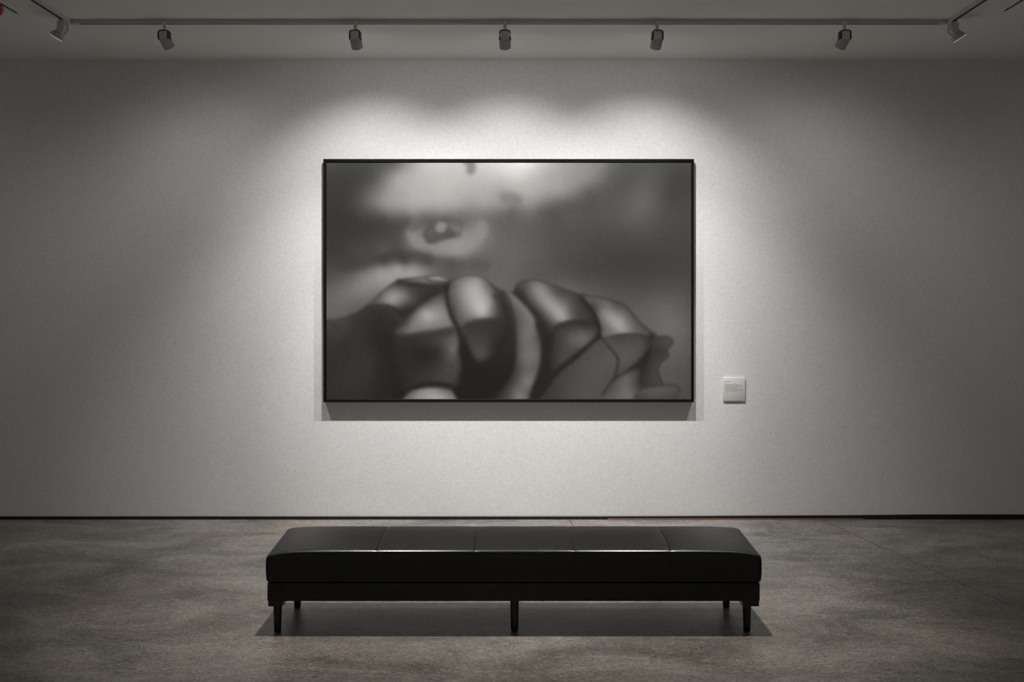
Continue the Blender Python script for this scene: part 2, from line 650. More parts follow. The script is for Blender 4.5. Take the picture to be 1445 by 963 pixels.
def bell_spot(x, y, side, label, d_top):
    z = CEIL_Z - TH
    loc = Vector((x, y, z - d_top))
    root = empty('bell_spotlight', loc, label, 'spotlight')
    d = Vector((side * .56, .03, -.83)).normalized()
    bm = bmesh.new()
    add_box(bm, (-.021, -.0138, d_top - .022), (.021, .0138, d_top + .004), .004)
    link('adapter', bm, M['lamp_plate'], root)
    bm = bmesh.new()
    add_lathe(bm, [(.0125, d_top - .021), (.011, d_top - .026), (.008, .020)], 16, None, 0, True, True)
    link('stem', bm, M['lamp_plate'], root)
    # plate housing facing the camera: straight on the aim side, round on the other
    s = side
    outl = [(s * .026, .034), (s * .026, -.028)]
    for k in range(0, 9):
        a = -PI / 2 + PI / 2 * k / 8
        outl.append((s * (.004 - .027 * math.cos(a)), -.006 + .034 * math.sin(a)))
    outl += [(-s * .023, .020), (-s * .016, .036)]
    bm = bmesh.new()
    add_prism(bm, outl, -.030, .022)
    bmesh.ops.bevel(bm, geom=[e for e in bm.edges], offset=.002, segments=2, affect='EDGES')
    link('housing', bm, M['lamp_plate'], root)
    # yoke hoop seen edge on, bulging on the far side
    bm = bmesh.new()
    pts = []
    for k in range(17):
        a = PI / 2 + PI * k / 16
        pts.append((s * (.002 + .038 * math.cos(a)), .008, -.004 + .042 * math.sin(a)))
    add_tube(bm, pts, .0045, 8)
    link('yoke', bm, M['lamp_grey'], root)
    q = Vector((0, 0, 1)).rotation_difference(d).to_matrix().to_4x4()
    mt = Matrix.Translation((s * .008, .002, -.016)) @ q @ Matrix.Scale(.90, 4)
    bm = bmesh.new()
    add_lathe(bm, [(.014, -.010), (.026, -.006), (.031, .006), (.034, .018), (.040, .029), (.049, .040), (.055, .052), (.0572, .066), (.0560, .0665), (.053, .052), (.047, .041), (.037, .030), (.030, .020)], 44, mt, 0, True, False)
    link('bell_shade', bm, M['lamp_bell'], root, True, 50)
    bm = bmesh.new()
    add_lathe(bm, [(.0575, .0630), (.0588, .0645), (.0582, .0662), (.0560, .0665)], 44, mt)
    link('rim', bm, M['lamp_rim'], root)
    # front glass, a little proud so its glow stands in for the lit rim
    bm = bmesh.new()
    add_lathe(bm, [(.0560, .0655), (.0560, .0672), (.050, .0680), (.0005, .0684)], 40, mt)
    link('lens', bm, M['lens_dim'], root)
    c = mt @ Vector((0, 0, .078))
    b = beam('spot_beam', c, c + d, 11, 72, 1.0)
    b.parent = root
    return root


bell_spot(TRK_L, 7.995, -1, 'flared bell spotlight under the left bend of the ceiling track', .053)
bell_spot(TRK_R + .005, 8.05, 1, 'flared bell spotlight under the right bend of the ceiling track', .046)

# ---------------------------------------------------------------- ceiling slots and the red fixture
for x, y1, lab in ((-3.255, 8.03, 'thin dark ceiling air slot running up to the red fixture'), (3.215, 7.96, 'thin dark ceiling air slot beyond the right bend of the lighting track')):
    root = empty('air_slot', (x, y1, CEIL_Z), lab, 'vent', 'linear air slots')
    L_ = 4.0
    bm = bmesh.new()
    add_box(bm, (-.030, -L_, -.006), (-.011, 0, 0), .0015)
    add_box(bm, (.011, -L_, -.006), (.030, 0, 0), .0015)
    add_box(bm, (-.012, -.10, -.0055), (.012, -.002, 0))
    link('slot_frame', bm, M['slot_frame'], root)
    bm = bmesh.new()
    add_box(bm, (-.0108, -L_, -.002), (.0108, -.10, 0))  # flat dark strip, the shade of the recess put into its colour
    link('slot_dark_strip', bm, M['slot_dark'], root, False)

root = empty('ceiling_beacon', (-3.263, 7.62, CEIL_Z), 'red rounded fixture on the ceiling at the far left, cut by the frame', 'beacon')
bm = bmesh.new()
add_lathe(bm, [(.034, 0), (.036, -.004), (.034, -.012), (.026, -.014)], 32, None, 0, True, True)
link('base', bm, M['slot_frame'], root)
bm = bmesh.new()
add_lathe(bm, [(.024, -.012), (.036, -.022), (.044, -.038), (.044, -.056), (.038, -.074), (.030, -.088), (.020, -.094), (.001, -.096)], 36, None, 0, True, True)
link('dome', bm, M['red'], root)
bm = bmesh.new()
add_lathe(bm, [(.0445, -.040), (.0462, -.043), (.0462, -.050), (.0445, -.053)], 36)
link('collar', bm, M['red_pale'], root)

# ---------------------------------------------------------------- painting
FD = .074                         # frame depth
FS = (WALL_Y - FD) / FPX
fx0, fx1 = (456.2 - CX) * FS, (979.4 - CX) * FS
fz0, fz1 = CAM_Z - (568.0 - HOR) * FS, CAM_Z - (224.4 - HOR) * FS
fcx, fcz = (fx0 + fx1) / 2, (fz0 + fz1) / 2
fw, fh = (fx1 - fx0) / 2, (fz1 - fz0) / 2
paint = empty('framed_painting', (fcx, WALL_Y, fz0), 'large black-framed monochrome painting of a blurred face behind a hand', 'painting')
RIM = .0215
bm = bmesh.new()
# floater frame: four mitred sides, front face stepped
sect = [(0, 0), (0, -FD + .0015), (.0015, -FD), (.010, -FD), (.0115, -FD + .003), (RIM, -FD + .003), (RIM, -.012), (RIM, 0)]
corners = [(-fw, 0, 1, 1), (fw, 0, -1, 1), (fw, 2 * fh, -1, -1), (-fw, 2 * fh, 1, -1)]
rings = []
for cx_, cz_, sx, sz in corners:
    rings.append([bm.verts.new((cx_ + sx * t, y, cz_ + sz * t)) for t, y in sect])
ns = len(sect)
for i in range(4):
    a, b = rings[i], rings[(i + 1) % 4]
    for k in range(ns):
        bm.faces.new((a[k], a[(k + 1) % ns], b[(k + 1) % ns], b[k]))
link('frame', bm, M['frame'], paint, False)

# canvas: x px 460.6..975.4, y px 230..563.6 on its own plane
CD = FD - .010
CS = (WALL_Y - CD) / FPX
cx0, cx1 = (460.7 - CX) * CS - fcx, (975.2 - CX) * CS - fcx
cz0, cz1 = CAM_Z - (563.4 - HOR) * CS - fz0, CAM_Z - (230.0 - HOR) * CS - fz0

NX, NZ = 440, 286
# ---- the picture: grey values laid out on a grid X 50..1320, Y 37..858
gx = np.linspace(50, 1320, NX)
gy = np.linspace(37, 858, NZ)
GX, GY = np.meshgrid(gx, gy)


def tps(pts, qx, qy, lam=.02):
    p = np.array(pts, float)
    x, y, v = p[:, 0] / 400, p[:, 1] / 400, p[:, 2]
    n = len(p)

    def U(r2):
        return r2 * np.log(r2 + 1e-9)
    K = U((x[:, None] - x) ** 2 + (y[:, None] - y) ** 2) + lam * .05 * np.eye(n)
    P = np.stack([np.ones(n), x, y], 1)
    A = np.block([[K, P], [P.T, np.zeros((3, 3))]])
    s = np.linalg.lstsq(A, np.concatenate([v, np.zeros(3)]), rcond=None)[0]
    qx = qx.ravel() / 400
    qy = qy.ravel() / 400
    out = s[n] + s[n + 1] * qx + s[n + 2] * qy
    for i in range(n):
        out += s[i] * U((qx - x[i]) ** 2 + (qy - y[i]) ** 2)
    lo, hi = v.min(), v.max()
    return np.clip(out, lo - 6, hi + 6)


def spline(pts, closed=True, k=6):
    p = np.array(pts, float)
    n = len(p)
    out = []
    m = n if closed else n - 1
    for i in range(m):
        if closed:
            a, b, c, d = p[i - 1], p[i], p[(i + 1) % n], p[(i + 2) % n]
        else:
            a, b, c, d = p[max(i - 1, 0)], p[i], p[i + 1], p[min(i + 2, n - 1)]
        for t in np.arange(k) / k:
            out.append(.5 * (2 * b + (c - a) * t + (2 * a - 5 * b + 4 * c - d) * t * t + (3 * b - a - 3 * c + d) * t ** 3))
    if not closed:
        out.append(p[-1])
    return np.array(out)


def dist_poly(poly, qx, qy, closed):
    best = np.full(qx.shape, 1e18)
    inside = np.zeros(qx.shape, bool)
    n = len(poly)
    for i in range(n if closed else n - 1):
        x0, y0 = poly[i]
        x1, y1 = poly[(i + 1) % n]
        dx, dy = x1 - x0, y1 - y0
        l2 = dx * dx + dy * dy + 1e-9
        t = np.clip(((qx - x0) * dx + (qy - y0) * dy) / l2, 0, 1)
        best = np.minimum(best, (qx - x0 - t * dx) ** 2 + (qy - y0 - t * dy) ** 2)
        if closed:
            c = (y0 > qy) != (y1 > qy)
            inside ^= c & (qx < (x1 - x0) * (qy - y0) / (y1 - y0 + 1e-12) + x0)
    d = np.sqrt(best)
    return np.where(inside, d, -d) if closed else d


def sstep(a):
    a = np.clip(a, 0, 1)
    return a * a * (3 - 2 * a)


def window(poly, pad):
    x0, y0 = poly.min(0) - pad
    x1, y1 = poly.max(0) + pad
    i0, i1 = np.searchsorted(gy, [y0, y1])
    j0, j1 = np.searchsorted(gx, [x0, x1])
    return slice(i0, i1), slice(j0, j1)


IMG = np.zeros((NZ, NX))


def layer(outline, fill, soft=6, alpha=1.):
    poly = spline(outline)
    w = window(poly, soft * 2 + 4)
    qx, qy = GX[w], GY[w]
    if qx.size == 0:
        return
    m = alpha * sstep(dist_poly(poly, qx, qy, True) / (2 * soft) + .5)
    if isinstance(fill, (int, float)):
        v = np.full(qx.shape, float(fill))
    else:
        v = tps(fill, qx, qy).reshape(qx.shape)
    IMG[w] = IMG[w] * (1 - m) + v * m


def stroke(pts, width, val, alpha=.9, soft=None):
    poly = spline(pts, False)
    soft = soft or width
    w = window(poly, width + soft * 2)
    qx, qy = GX[w], GY[w]
    if qx.size == 0:
        return
    d = dist_poly(poly, qx, qy, False)
    m = alpha * np.exp(-(np.maximum(d - width * .35, 0) / (soft * .7)) ** 2)
    IMG[w] = IMG[w] * (1 - m) + val * m


def row(y, *xv):
    return [(x, y, v) for x, v in xv]


bg = []
bg += row(40, (50, 78), (150, 76), (220, 84), (290, 105), (340, 155), (400, 195), (480, 200), (600, 208), (680, 228), (740, 234), (800, 198), (850, 172), (900, 155), (950, 142), (1000, 128), (1050, 105), (1100, 92), (1200, 88), (1320, 76))
bg += row(90, (50, 68), (150, 70), (215, 88), (260, 128), (300, 165), (400, 190), (500, 195), (560, 192), (620, 196), (700, 208), (760, 195), (820, 174), (900, 157), (960, 140), (1000, 120), (1040, 98), (1100, 88), (1180, 93), (1250, 78), (1320, 72))
bg += row(140, (50, 64), (150, 74), (195, 98), (250, 138), (320, 168), (400, 180), (500, 180), (600, 176), (660, 165), (740, 176), (800, 165), (860, 150), (915, 125), (960, 98), (1000, 92), (1100, 92), (1160, 99), (1240, 76), (1320, 72))
bg += row(180, (50, 62), (150, 74), (200, 105), (250, 142), (320, 160), (400, 168), (500, 166), (600, 160), (660, 152), (750, 148), (800, 125), (850, 103), (900, 92), (1000, 88), (1100, 95), (1150, 103), (1200, 90), (1320, 75))
bg += row(208, (50, 60), (150, 69), (220, 92), (280, 122), (350, 140), (450, 138), (520, 128), (600, 130), (650, 120), (700, 106), (800, 96), (900, 88), (1000, 85), (1100, 95), (1150, 99), (1320, 76))
bg += row(235, (50, 58), (150, 62), (250, 74), (330, 88), (400, 94), (460, 98), (520, 108), (560, 116), (610, 112), (700, 101), (800, 93), (900, 88), (1000, 84), (1100, 92), (1200, 85), (1320, 74))
bg += row(270, (50, 58), (150, 62), (250, 70), (320, 84), (355, 112), (430, 112), (520, 124), (590, 134), (625, 112), (700, 100), (800, 90), (900, 82), (1000, 78), (1100, 82), (1200, 80), (1320, 73))
bg += row(310, (50, 60), (150, 66), (250, 76), (320, 92), (360, 120), (420, 130), (500, 140), (560, 138), (605, 118), (650, 105), (700, 100), (800, 88), (900, 80), (1000, 75), (1100, 76), (1200, 76), (1320, 72))
bg += row(345, (50, 62), (150, 72), (250, 86), (330, 92), (400, 106), (450, 128), (500, 142), (550, 128), (600, 109), (700, 102), (800, 90), (900, 78), (1000, 72), (1100, 70), (1200, 72), (1320, 70))
bg += row(377, (50, 66), (150, 71), (250, 70), (320, 71), (400, 80), (480, 91), (560, 97), (650, 100), (750, 94), (850, 80), (1000, 70), (1100, 68), (1200, 70), (1320, 70))
bg += row(402, (50, 72), (120, 78), (180, 96), (240, 130), (300, 152), (350, 140), (400, 112), (450, 95), (550, 98), (650, 100), (750, 92), (850, 80), (1000, 70), (1200, 70), (1320, 70))
bg += row(432, (50, 78), (120, 95), (180, 126), (240, 152), (300, 150), (420, 110), (550, 100), (660, 101), (750, 92), (850, 86), (950, 76), (1100, 72), (1200, 74), (1320, 72))
bg += row(480, (50, 95), (120, 112), (180, 127), (230, 125), (680, 100), (900, 97), (1000, 86), (1100, 80), (1200, 82), (1320, 78))
bg += row(540, (50, 99), (120, 101), (170, 95), (1150, 94), (1220, 99), (1320, 84))
bg += row(600, (1190, 100), (1250, 106), (1320, 90)) + row(680, (1260, 98), (1320, 88)) + row(760, (1240, 88), (1320, 83)) + row(850, (1295, 80), (1320, 78))
IMG[:] = tps(bg, GX, GY).reshape(NZ, NX)
# forehead details
stroke([(540, 30), (555, 45), (552, 62)], 16, 120, .75, 16)
stroke([(672, 158), (700, 160), (715, 165)], 12, 118, .5, 22)
stroke([(686, 161), (690, 162)], 2, 165, .4, 3)
stroke([(890, 92), (960, 60), (1010, 42)], 10, 148, .25, 18)
# eye
stroke([(345, 285), (362, 312), (400, 335), (470, 344), (540, 326), (585, 290), (592, 255)], 22, 146, .55, 20)
stroke([(350, 270), (385, 248), (430, 236), (480, 236), (520, 248)], 8, 92, .5, 10)
layer([(390, 288), (396, 264), (415, 249), (445, 243), (480, 250), (506, 268), (516, 286), (490, 296), (452, 304), (418, 317), (398, 310)], [(395, 290, 92), (420, 270, 92), (420, 300, 86), (450, 295, 84), (480, 285, 86), (505, 285, 98), (500, 268, 116), (460, 250, 100)], 8, .95)
stroke([(392, 292), (400, 268), (420, 250)], 6, 82, .5, 7)
stroke([(395, 312), (430, 314), (470, 300), (515, 288)], 4, 80, .35, 6)
layer([(429, 262), (436, 248), (450, 243), (464, 248), (470, 262), (462, 275), (448, 279), (434, 274)], 138, 5, .95)
stroke([(472, 270), (486, 282)], 10, 82, .6, 8)
stroke([(512, 240), (520, 262), (512, 290)], 5, 104, .5, 7)
stroke([(110, 398), (180, 385), (260, 366), (330, 360), (400, 369)], 12, 66, .55, 24)
stroke([(380, 366), (450, 378), (520, 388), (600, 394)], 8, 80, .4, 26)

# hand: whole silhouette, dark
layer([(-60, 590), (0, 587), (50, 583), (100, 577), (150, 560), (190, 533), (222, 503), (260, 470), (300, 446), (345, 437), (400, 432), (445, 431), (476, 446), (505, 436), (540, 428), (580, 432), (622, 455), (660, 485), (690, 490), (706, 478), (718, 458), (750, 445), (790, 446), (845, 465), (900, 485), (950, 499), (1000, 505), (1060, 520), (1097, 541), (1140, 590), (1187, 636), (1190, 700), (1150, 760), (1130, 900), (20, 900), (-80, 800)],
      [(60, 600, 66), (100, 595, 70), (150, 590, 60), (60, 650, 58), (60, 720, 52), (60, 850, 52), (120, 680, 54), (140, 800, 55), (190, 620, 50), (200, 720, 54), (190, 850, 48), (240, 560, 52), (265, 650, 44), (270, 740, 42), (280, 840, 40), (320, 560, 60), (420, 480, 62), (500, 700, 42), (560, 780, 38), (620, 750, 40), (600, 850, 38), (520, 840, 38), (700, 620, 50), (800, 640, 44), (800, 800, 42), (900, 700, 50), (1010, 640, 46), (1150, 740, 46), (1100, 800, 60)], 6)
stroke([(50, 584), (100, 579), (150, 561), (190, 534)], 2.5, 62, .6, 4)
stroke([(75, 598), (95, 620), (108, 640)], 3, 50, .5, 5)
stroke([(88, 592), (112, 618)], 2, 56, .4, 4)
stroke([(150, 575), (140, 620), (120, 660), (80, 690)], 10, 48, .3, 22)
# index finger, first joint
layer([(192, 537), (222, 504), (260, 471), (300, 447), (350, 440), (400, 452), (440, 466), (474, 466), (430, 505), (370, 545), (320, 575), (290, 548), (250, 537)],
      [(200, 532, 82), (235, 500, 92), (250, 512, 122), (285, 505, 152), (275, 522, 140), (320, 498, 122), (345, 510, 84), (300, 460, 74), (340, 478, 76), (380, 490, 60), (330, 535, 66), (420, 475, 56), (260, 535, 104), (290, 545, 74), (400, 455, 70), (360, 540, 56), (460, 468, 60), (440, 470, 56)], 8)
stroke([(195, 538), (230, 532), (270, 536), (300, 552), (320, 575)], 5, 48, .7, 7)
layer([(305, 449), (350, 440), (400, 436), (440, 440), (465, 452), (420, 459), (370, 455), (330, 455)], [(320, 450, 90), (370, 446, 108), (420, 450, 115), (455, 452, 90)], 5, .9)
stroke([(300, 448), (340, 458), (400, 466), (450, 470), (476, 462)], 6, 54, .7, 9)
layer([(396, 437), (415, 431), (445, 431), (474, 446), (455, 453), (425, 451), (404, 446)], [(405, 440, 112), (435, 440, 140), (465, 447, 112)], 3)
stroke([(396, 438), (412, 449), (440, 454), (476, 449)], 2, 66, .7, 3)
stroke([(400, 434), (440, 430), (476, 446)], 1.6, 72, .7, 3)
# index finger, second joint
layer([(290, 620), (330, 578), (390, 525), (440, 496), (468, 488), (476, 520), (488, 570), (502, 605), (470, 616), (400, 626), (320, 640), (296, 636)],
      [(300, 625, 78), (335, 590, 84), (350, 605, 122), (398, 562, 166), (385, 575, 150), (440, 560, 142), (430, 525, 110), (466, 510, 92), (478, 560, 122), (490, 598, 122), (420, 608, 122), (330, 632, 104), (370, 620, 112), (400, 535, 108)], 12)
# third joint, in shade
layer([(296, 640), (350, 634), (420, 624), (470, 614), (505, 606), (515, 650), (518, 700), (522, 738), (512, 780), (498, 815), (440, 803), (370, 808), (322, 828), (296, 800), (285, 720)],
      [(310, 660, 50), (300, 740, 44), (320, 690, 48), (380, 680, 46), (430, 690, 50), (400, 640, 72), (470, 632, 84), (465, 690, 74), (497, 690, 112), (510, 705, 88), (500, 645, 90), (508, 745, 74), (490, 750, 72), (440, 760, 62), (350, 770, 50), (310, 800, 42), (400, 800, 58), (480, 795, 68), (498, 805, 60)], 15)
stroke([(300, 655), (360, 648), (430, 636), (480, 622)], 14, 50, .5, 18)
stroke([(322, 832), (360, 814), (410, 804), (460, 805), (498, 818)], 5, 42, .75, 7)
layer([(322, 880), (330, 842), (365, 824), (420, 817), (470, 822), (492, 836), (492, 880)], [(335, 850, 100), (370, 840, 130), (410, 838, 148), (450, 840, 140), (480, 845, 118), (400, 858, 152), (360, 826, 104), (450, 824, 108)], 8)
stroke([(247, 640), (240, 740), (258, 840)], 14, 42, .4, 24)
# gap and shade between index and middle finger
stroke([(470, 470), (474, 520), (490, 575), (508, 610), (520, 650), (527, 700)], 9, 44, .85, 12)
stroke([(527, 690), (545, 760), (545, 850)], 24, 38, .7, 26)
# middle finger
layer([(476, 480), (490, 446), (530, 430), (572, 430), (612, 447), (642, 482), (666, 525), (682, 575), (690, 605), (650, 610), (600, 600), (560, 610), (534, 640), (512, 605), (490, 560), (478, 520)],
      [(485, 475, 92), (505, 450, 108), (545, 436, 126), (545, 465, 158), (580, 455, 150), (515, 500, 126), (565, 515, 172), (592, 552, 182), (580, 530, 180), (612, 545, 156), (625, 505, 122), (640, 545, 86), (660, 580, 58), (640, 490, 82), (612, 456, 100), (495, 545, 82), (525, 580, 100), (560, 580, 112), (600, 580, 130), (520, 605, 78), (640, 590, 68), (675, 575, 52), (660, 530, 66)], 5)
stroke([(480, 470), (492, 446), (530, 430), (572, 430), (612, 447), (642, 482), (666, 525)], 2, 78, .4, 4)
layer([(528, 612), (560, 590), (610, 582), (660, 584), (694, 594), (694, 625), (670, 670), (630, 705), (596, 726), (572, 722), (552, 688)],
      [(545, 612, 62), (600, 602, 58), (655, 600, 54), (560, 650, 66), (610, 650, 62), (665, 630, 48), (590, 695, 78), (575, 705, 72), (635, 690, 48), (690, 610, 48)], 12)
stroke([(526, 612), (560, 590), (620, 582), (690, 592)], 6, 54, .55, 9)
stroke([(640, 500), (672, 545), (692, 600), (690, 650)], 10, 48, .55, 14)
stroke([(645, 478), (655, 492), (650, 470)], 3, 70, .5, 4)
# crescent of the next finger
layer([(664, 486), (702, 490), (742, 528), (776, 580), (797, 640), (801, 700), (788, 765), (764, 825), (742, 880), (600, 880), (680, 800), (708, 720), (708, 640), (695, 560)],
      [(680, 492, 98), (705, 505, 116), (745, 565, 112), (775, 625, 108), (785, 690, 100), (762, 700, 112), (775, 755, 96), (745, 795, 118), (720, 850, 122), (705, 570, 76), (700, 650, 58), (712, 740, 66), (690, 800, 62), (640, 850, 48), (735, 640, 104), (738, 720, 104), (725, 790, 92), (670, 850, 66), (700, 850, 98), (752, 840, 96), (790, 640, 86)], 10)
stroke([(664, 487), (685, 520), (698, 570), (706, 640)], 6, 52, .6, 9)
stroke([(668, 486), (700, 489), (735, 518)], 1.6, 72, .6, 3)
stroke([(790, 600), (812, 680), (806, 760), (775, 850)], 14, 44, .8, 16)
# ring finger, upper face
layer([(704, 486), (716, 457), (748, 445), (790, 446), (850, 467), (910, 488), (952, 508), (986, 560), (1006, 612), (1002, 640), (965, 604), (910, 592), (868, 600), (838, 628), (815, 610), (790, 575), (750, 530), (722, 504)],
      [(715, 470, 66), (735, 492, 60), (745, 455, 84), (765, 470, 112), (795, 485, 140), (825, 525, 150), (855, 560, 158), (875, 582, 150), (835, 580, 104), (800, 560, 74), (770, 525, 80), (862, 500, 88), (830, 470, 92), (920, 522, 70), (900, 560, 100), (960, 560, 60), (995, 610, 48), (940, 585, 70), (890, 488, 76), (838, 615, 66), (810, 590, 60), (910, 585, 92), (845, 600, 84)], 5)
stroke([(704, 486), (716, 457), (748, 445), (790, 446), (850, 467), (910, 488)], 2.5, 68, .55, 4)
stroke([(706, 490), (745, 528), (790, 578), (822, 622)], 8, 52, .6, 10)
# ring finger, lower face
layer([(836, 640), (850, 606), (880, 592), (925, 586), (970, 596), (1004, 634), (962, 668), (900, 716), (850, 758), (826, 742), (822, 690)],
      [(850, 620, 58), (900, 604, 62), (950, 606, 62), (845, 690, 58), (880, 660, 74), (905, 655, 92), (945, 640, 100), (975, 638, 84), (870, 715, 72), (838, 735, 54), (920, 690, 76)], 6)
stroke([(834, 650), (848, 606), (880, 591), (925, 585), (968, 594)], 4, 50, .6, 7)
stroke([(950, 510), (985, 556), (1005, 608), (1003, 640)], 14, 46, .75, 16)
stroke([(1004, 636), (960, 678), (900, 726), (850, 770), (806, 850)], 9, 42, .8, 12)
stroke([(828, 650), (816, 700), (808, 770), (770, 860)], 14, 42, .65, 18)
# pale palm between
layer([(790, 890), (830, 810), (862, 768), (920, 722), (1004, 650), (1046, 690), (1063, 722), (1052, 780), (1015, 838), (996, 890)],
      [(850, 840, 66), (880, 790, 70), (900, 830, 76), (950, 750, 80), (1005, 690, 80), (1042, 730, 86), (985, 820, 82), (930, 850, 80), (1000, 760, 84), (1040, 780, 80)], 5)
# little finger
layer([(946, 500), (1000, 505), (1060, 520), (1097, 541), (1140, 590), (1187, 638), (1130, 632), (1062, 634), (1012, 650), (1006, 605), (982, 548)],
      [(965, 510, 92), (1005, 518, 98), (1060, 540, 92), (1105, 575, 98), (1015, 560, 128), (1040, 575, 148), (1065, 602, 160), (1085, 615, 144), (1125, 615, 100), (1165, 632, 84), (1008, 600, 92), (1020, 630, 102), (1045, 620, 116), (985, 545, 74), (1100, 545, 84)], 4)
stroke([(900, 484), (950, 499), (1000, 505), (1060, 520), (1097, 541), (1140, 590), (1187, 637)], 2, 62, .6, 4)
layer([(1010, 652), (1060, 637), (1130, 634), (1187, 643), (1184, 670), (1140, 722), (1088, 765), (1058, 776), (1066, 722), (1046, 690)],
      [(1035, 662, 84), (1060, 655, 74), (1110, 655, 76), (1100, 690, 86), (1155, 660, 72), (1090, 735, 84), (1172, 662, 58), (1070, 760, 78)], 4)
stroke([(1020, 646), (1070, 634), (1130, 632), (1180, 640)], 3, 62, .6, 5)
stroke([(1187, 636), (1190, 668), (1160, 712), (1135, 748)], 10, 46, .8, 11)
stroke([(1004, 640), (1046, 690), (1065, 722), (1054, 780), (1012, 842)], 3.5, 52, .75, 6)
stroke([(1140, 724), (1088, 768), (1054, 782)], 4, 50, .7, 6)
layer([(985, 890), (1020, 838), (1056, 794), (1100, 766), (1138, 756), (1152, 790), (1140, 825), (1120, 890)], [(1030, 845, 84), (1060, 810, 86), (1100, 790, 96), (1130, 775, 72), (1090, 830, 104), (1115, 845, 98), (1060, 850, 96), (1138, 800, 62)], 9)
layer([(1188, 644), (1240, 643), (1256, 662), (1236, 690), (1241, 708), (1214, 734), (1206, 766), (1222, 808), (1168, 814), (1143, 802), (1146, 758), (1176, 706)],
      [(1200, 655, 66), (1240, 662, 74), (1215, 700, 62), (1230, 705, 66), (1170, 740, 52), (1190, 740, 66), (1185, 790, 66), (1155, 790, 54), (1210, 800, 70)], 4)
stroke([(1190, 643), (1240, 642), (1256, 662), (1236, 690), (1241, 708), (1214, 734), (1206, 766), (1222, 808)], 2.2, 56, .75, 4)
stroke([(1195, 690), (1225, 690), (1238, 700)], 3, 54, .5, 5)
layer([(1122, 890), (1130, 835), (1160, 820), (1210, 813), (1262, 812), (1278, 832), (1262, 858), (1250, 890)], [(1140, 840, 74), (1180, 835, 84), (1230, 832, 84), (1262, 835, 78), (1180, 858, 76)], 4)
stroke([(1140, 824), (1180, 815), (1262, 811), (1279, 832), (1262, 860)], 2.2, 56, .7, 4)

# soften a touch, as the painter did
for _ in range(5):
    P_ = np.pad(IMG, 1, mode='edge')
    IMG = (P_[:-2, 1:-1] + P_[2:, 1:-1] + P_[1:-1, :-2] + P_[1:-1, 2:] + 2 * IMG) / 6
rng = np.random.default_rng(3)
g = rng.normal(0, 1, (NZ, NX))
P_ = np.pad(g, 1, mode='wrap')
g = (P_[:-2, 1:-1] + P_[2:, 1:-1] + P_[1:-1, :-2] + P_[1:-1, 2:] + g) / 5
IMG = IMG - 6 * np.exp(-(IMG / 110) ** 2)
IMG = np.clip(IMG + g * 2.2, 10, 250) / 255
LIN = np.where(IMG <= .04045, IMG / 12.92, ((IMG + .055) / 1.055) ** 2.4)
# reflectance of the paint
KALB = [1.0]
U_ = (GX - 50) / 1270
V_ = (GY - 37) / 821
# (grey values as they appear under the gallery lamps, divided by how strongly the lamps light each spot)
ILL = [(0, 0, 1.6528), (0, 1, -0.7612), (0, 2, -0.3945), (0, 3, 0.6495), (0, 4, -0.1945), (1, 0, -0.0235), (1, 1, 0.0128), (1, 2, 0.0274), (1, 3, -0.0145), (1, 4, -0.0104), (2, 0, -0.4539), (2, 1, 0.0943), (2, 2, 0.4102), (2, 3, -0.4382), (3, 0, 0.0087), (3, 1, 0.0018), (3, 2, -0.0118), (4, 0, -0.2287), (4, 1, 0.4188)]
u_, v_ = U_ * 2 - 1, V_ * 2 - 1
ALB = LIN / sum(k * u_ ** i * v_ ** j for i, j, k in ILL)
WHITE_TEST = False
if WHITE_TEST:
    ALB = np.full_like(LIN, .5)
ALB = np.clip(ALB, .006, .9)

me = bpy.data.meshes.new('canvas')
X3 = np.linspace(cx0, cx1, NX)
Z3 = np.linspace(cz1, cz0, NZ)
XX, ZZ = np.meshgrid(X3, Z3)
co = np.stack([XX, np.full_like(XX, -CD), ZZ], -1).reshape(-1, 3)
idx = np.arange(NX * NZ).reshape(NZ, NX)
quads = np.stack([idx[:-1, :-1], idx[1:, :-1], idx[1:, 1:], idx[:-1, 1:]], -1).reshape(-1, 4)
# the wrapped edges of the stretched canvas
b0 = len(co)
back = np.array([(cx0, -.016, cz1), (cx1, -.016, cz1), (cx1, -.016, cz0), (cx0, -.016, cz0)])
co = np.concatenate([co, back])
faces = quads.tolist()
top, bot, lef, rig = idx[0].tolist(), idx[-1].tolist(), idx[:, 0].tolist(), idx[:, -1].tolist()
faces.append([b0, b0 + 1] + top[::-1])
faces.append([b0 + 2, b0 + 3] + bot)
faces.append([b0 + 3, b0] + lef)
faces.append([b0 + 1, b0 + 2] + rig[::-1])
faces.append([b0, b0 + 3, b0 + 2, b0 + 1])
me.from_pydata(co.tolist(), [], faces)
ca = me.color_attributes.new('paint', 'FLOAT_COLOR', 'POINT')
colr = np.ones((len(co), 4), np.float32)
colr[:, :3] = .3
flat = ALB.reshape(-1)
colr[:NX * NZ, 0] = flat * 1.015
colr[:NX * NZ, 1] = flat * .995
colr[:NX * NZ, 2] = flat * .98
ca.data.foreach_set('color', colr.ravel())
me.materials.append(M['canvas'])
can = bpy.data.objects.new('canvas', me)
COL.objects.link(can)
can.parent = paint
# pale strips: light on the lower and right inner edges, put into the colour
bm = bmesh.new()
add_box(bm, (cx0, -CD + .001, cz0 - .0032), (cx1 + .0030, -.02, cz0 - .0004))
add_box(bm, (cx1 + .0004, -CD + .002, cz0 - .0004), (cx1 + .0026, -.02, cz1))
link('lit_edge_strip', bm, M['edge_backing'], paint, False)
bm = bmesh.new()
add_box(bm, (-fw + .02, -.015, .02), (fw - .02, -.003, 2 * fh - .02))
link('backing', bm, M['edge_backing'], paint, False)

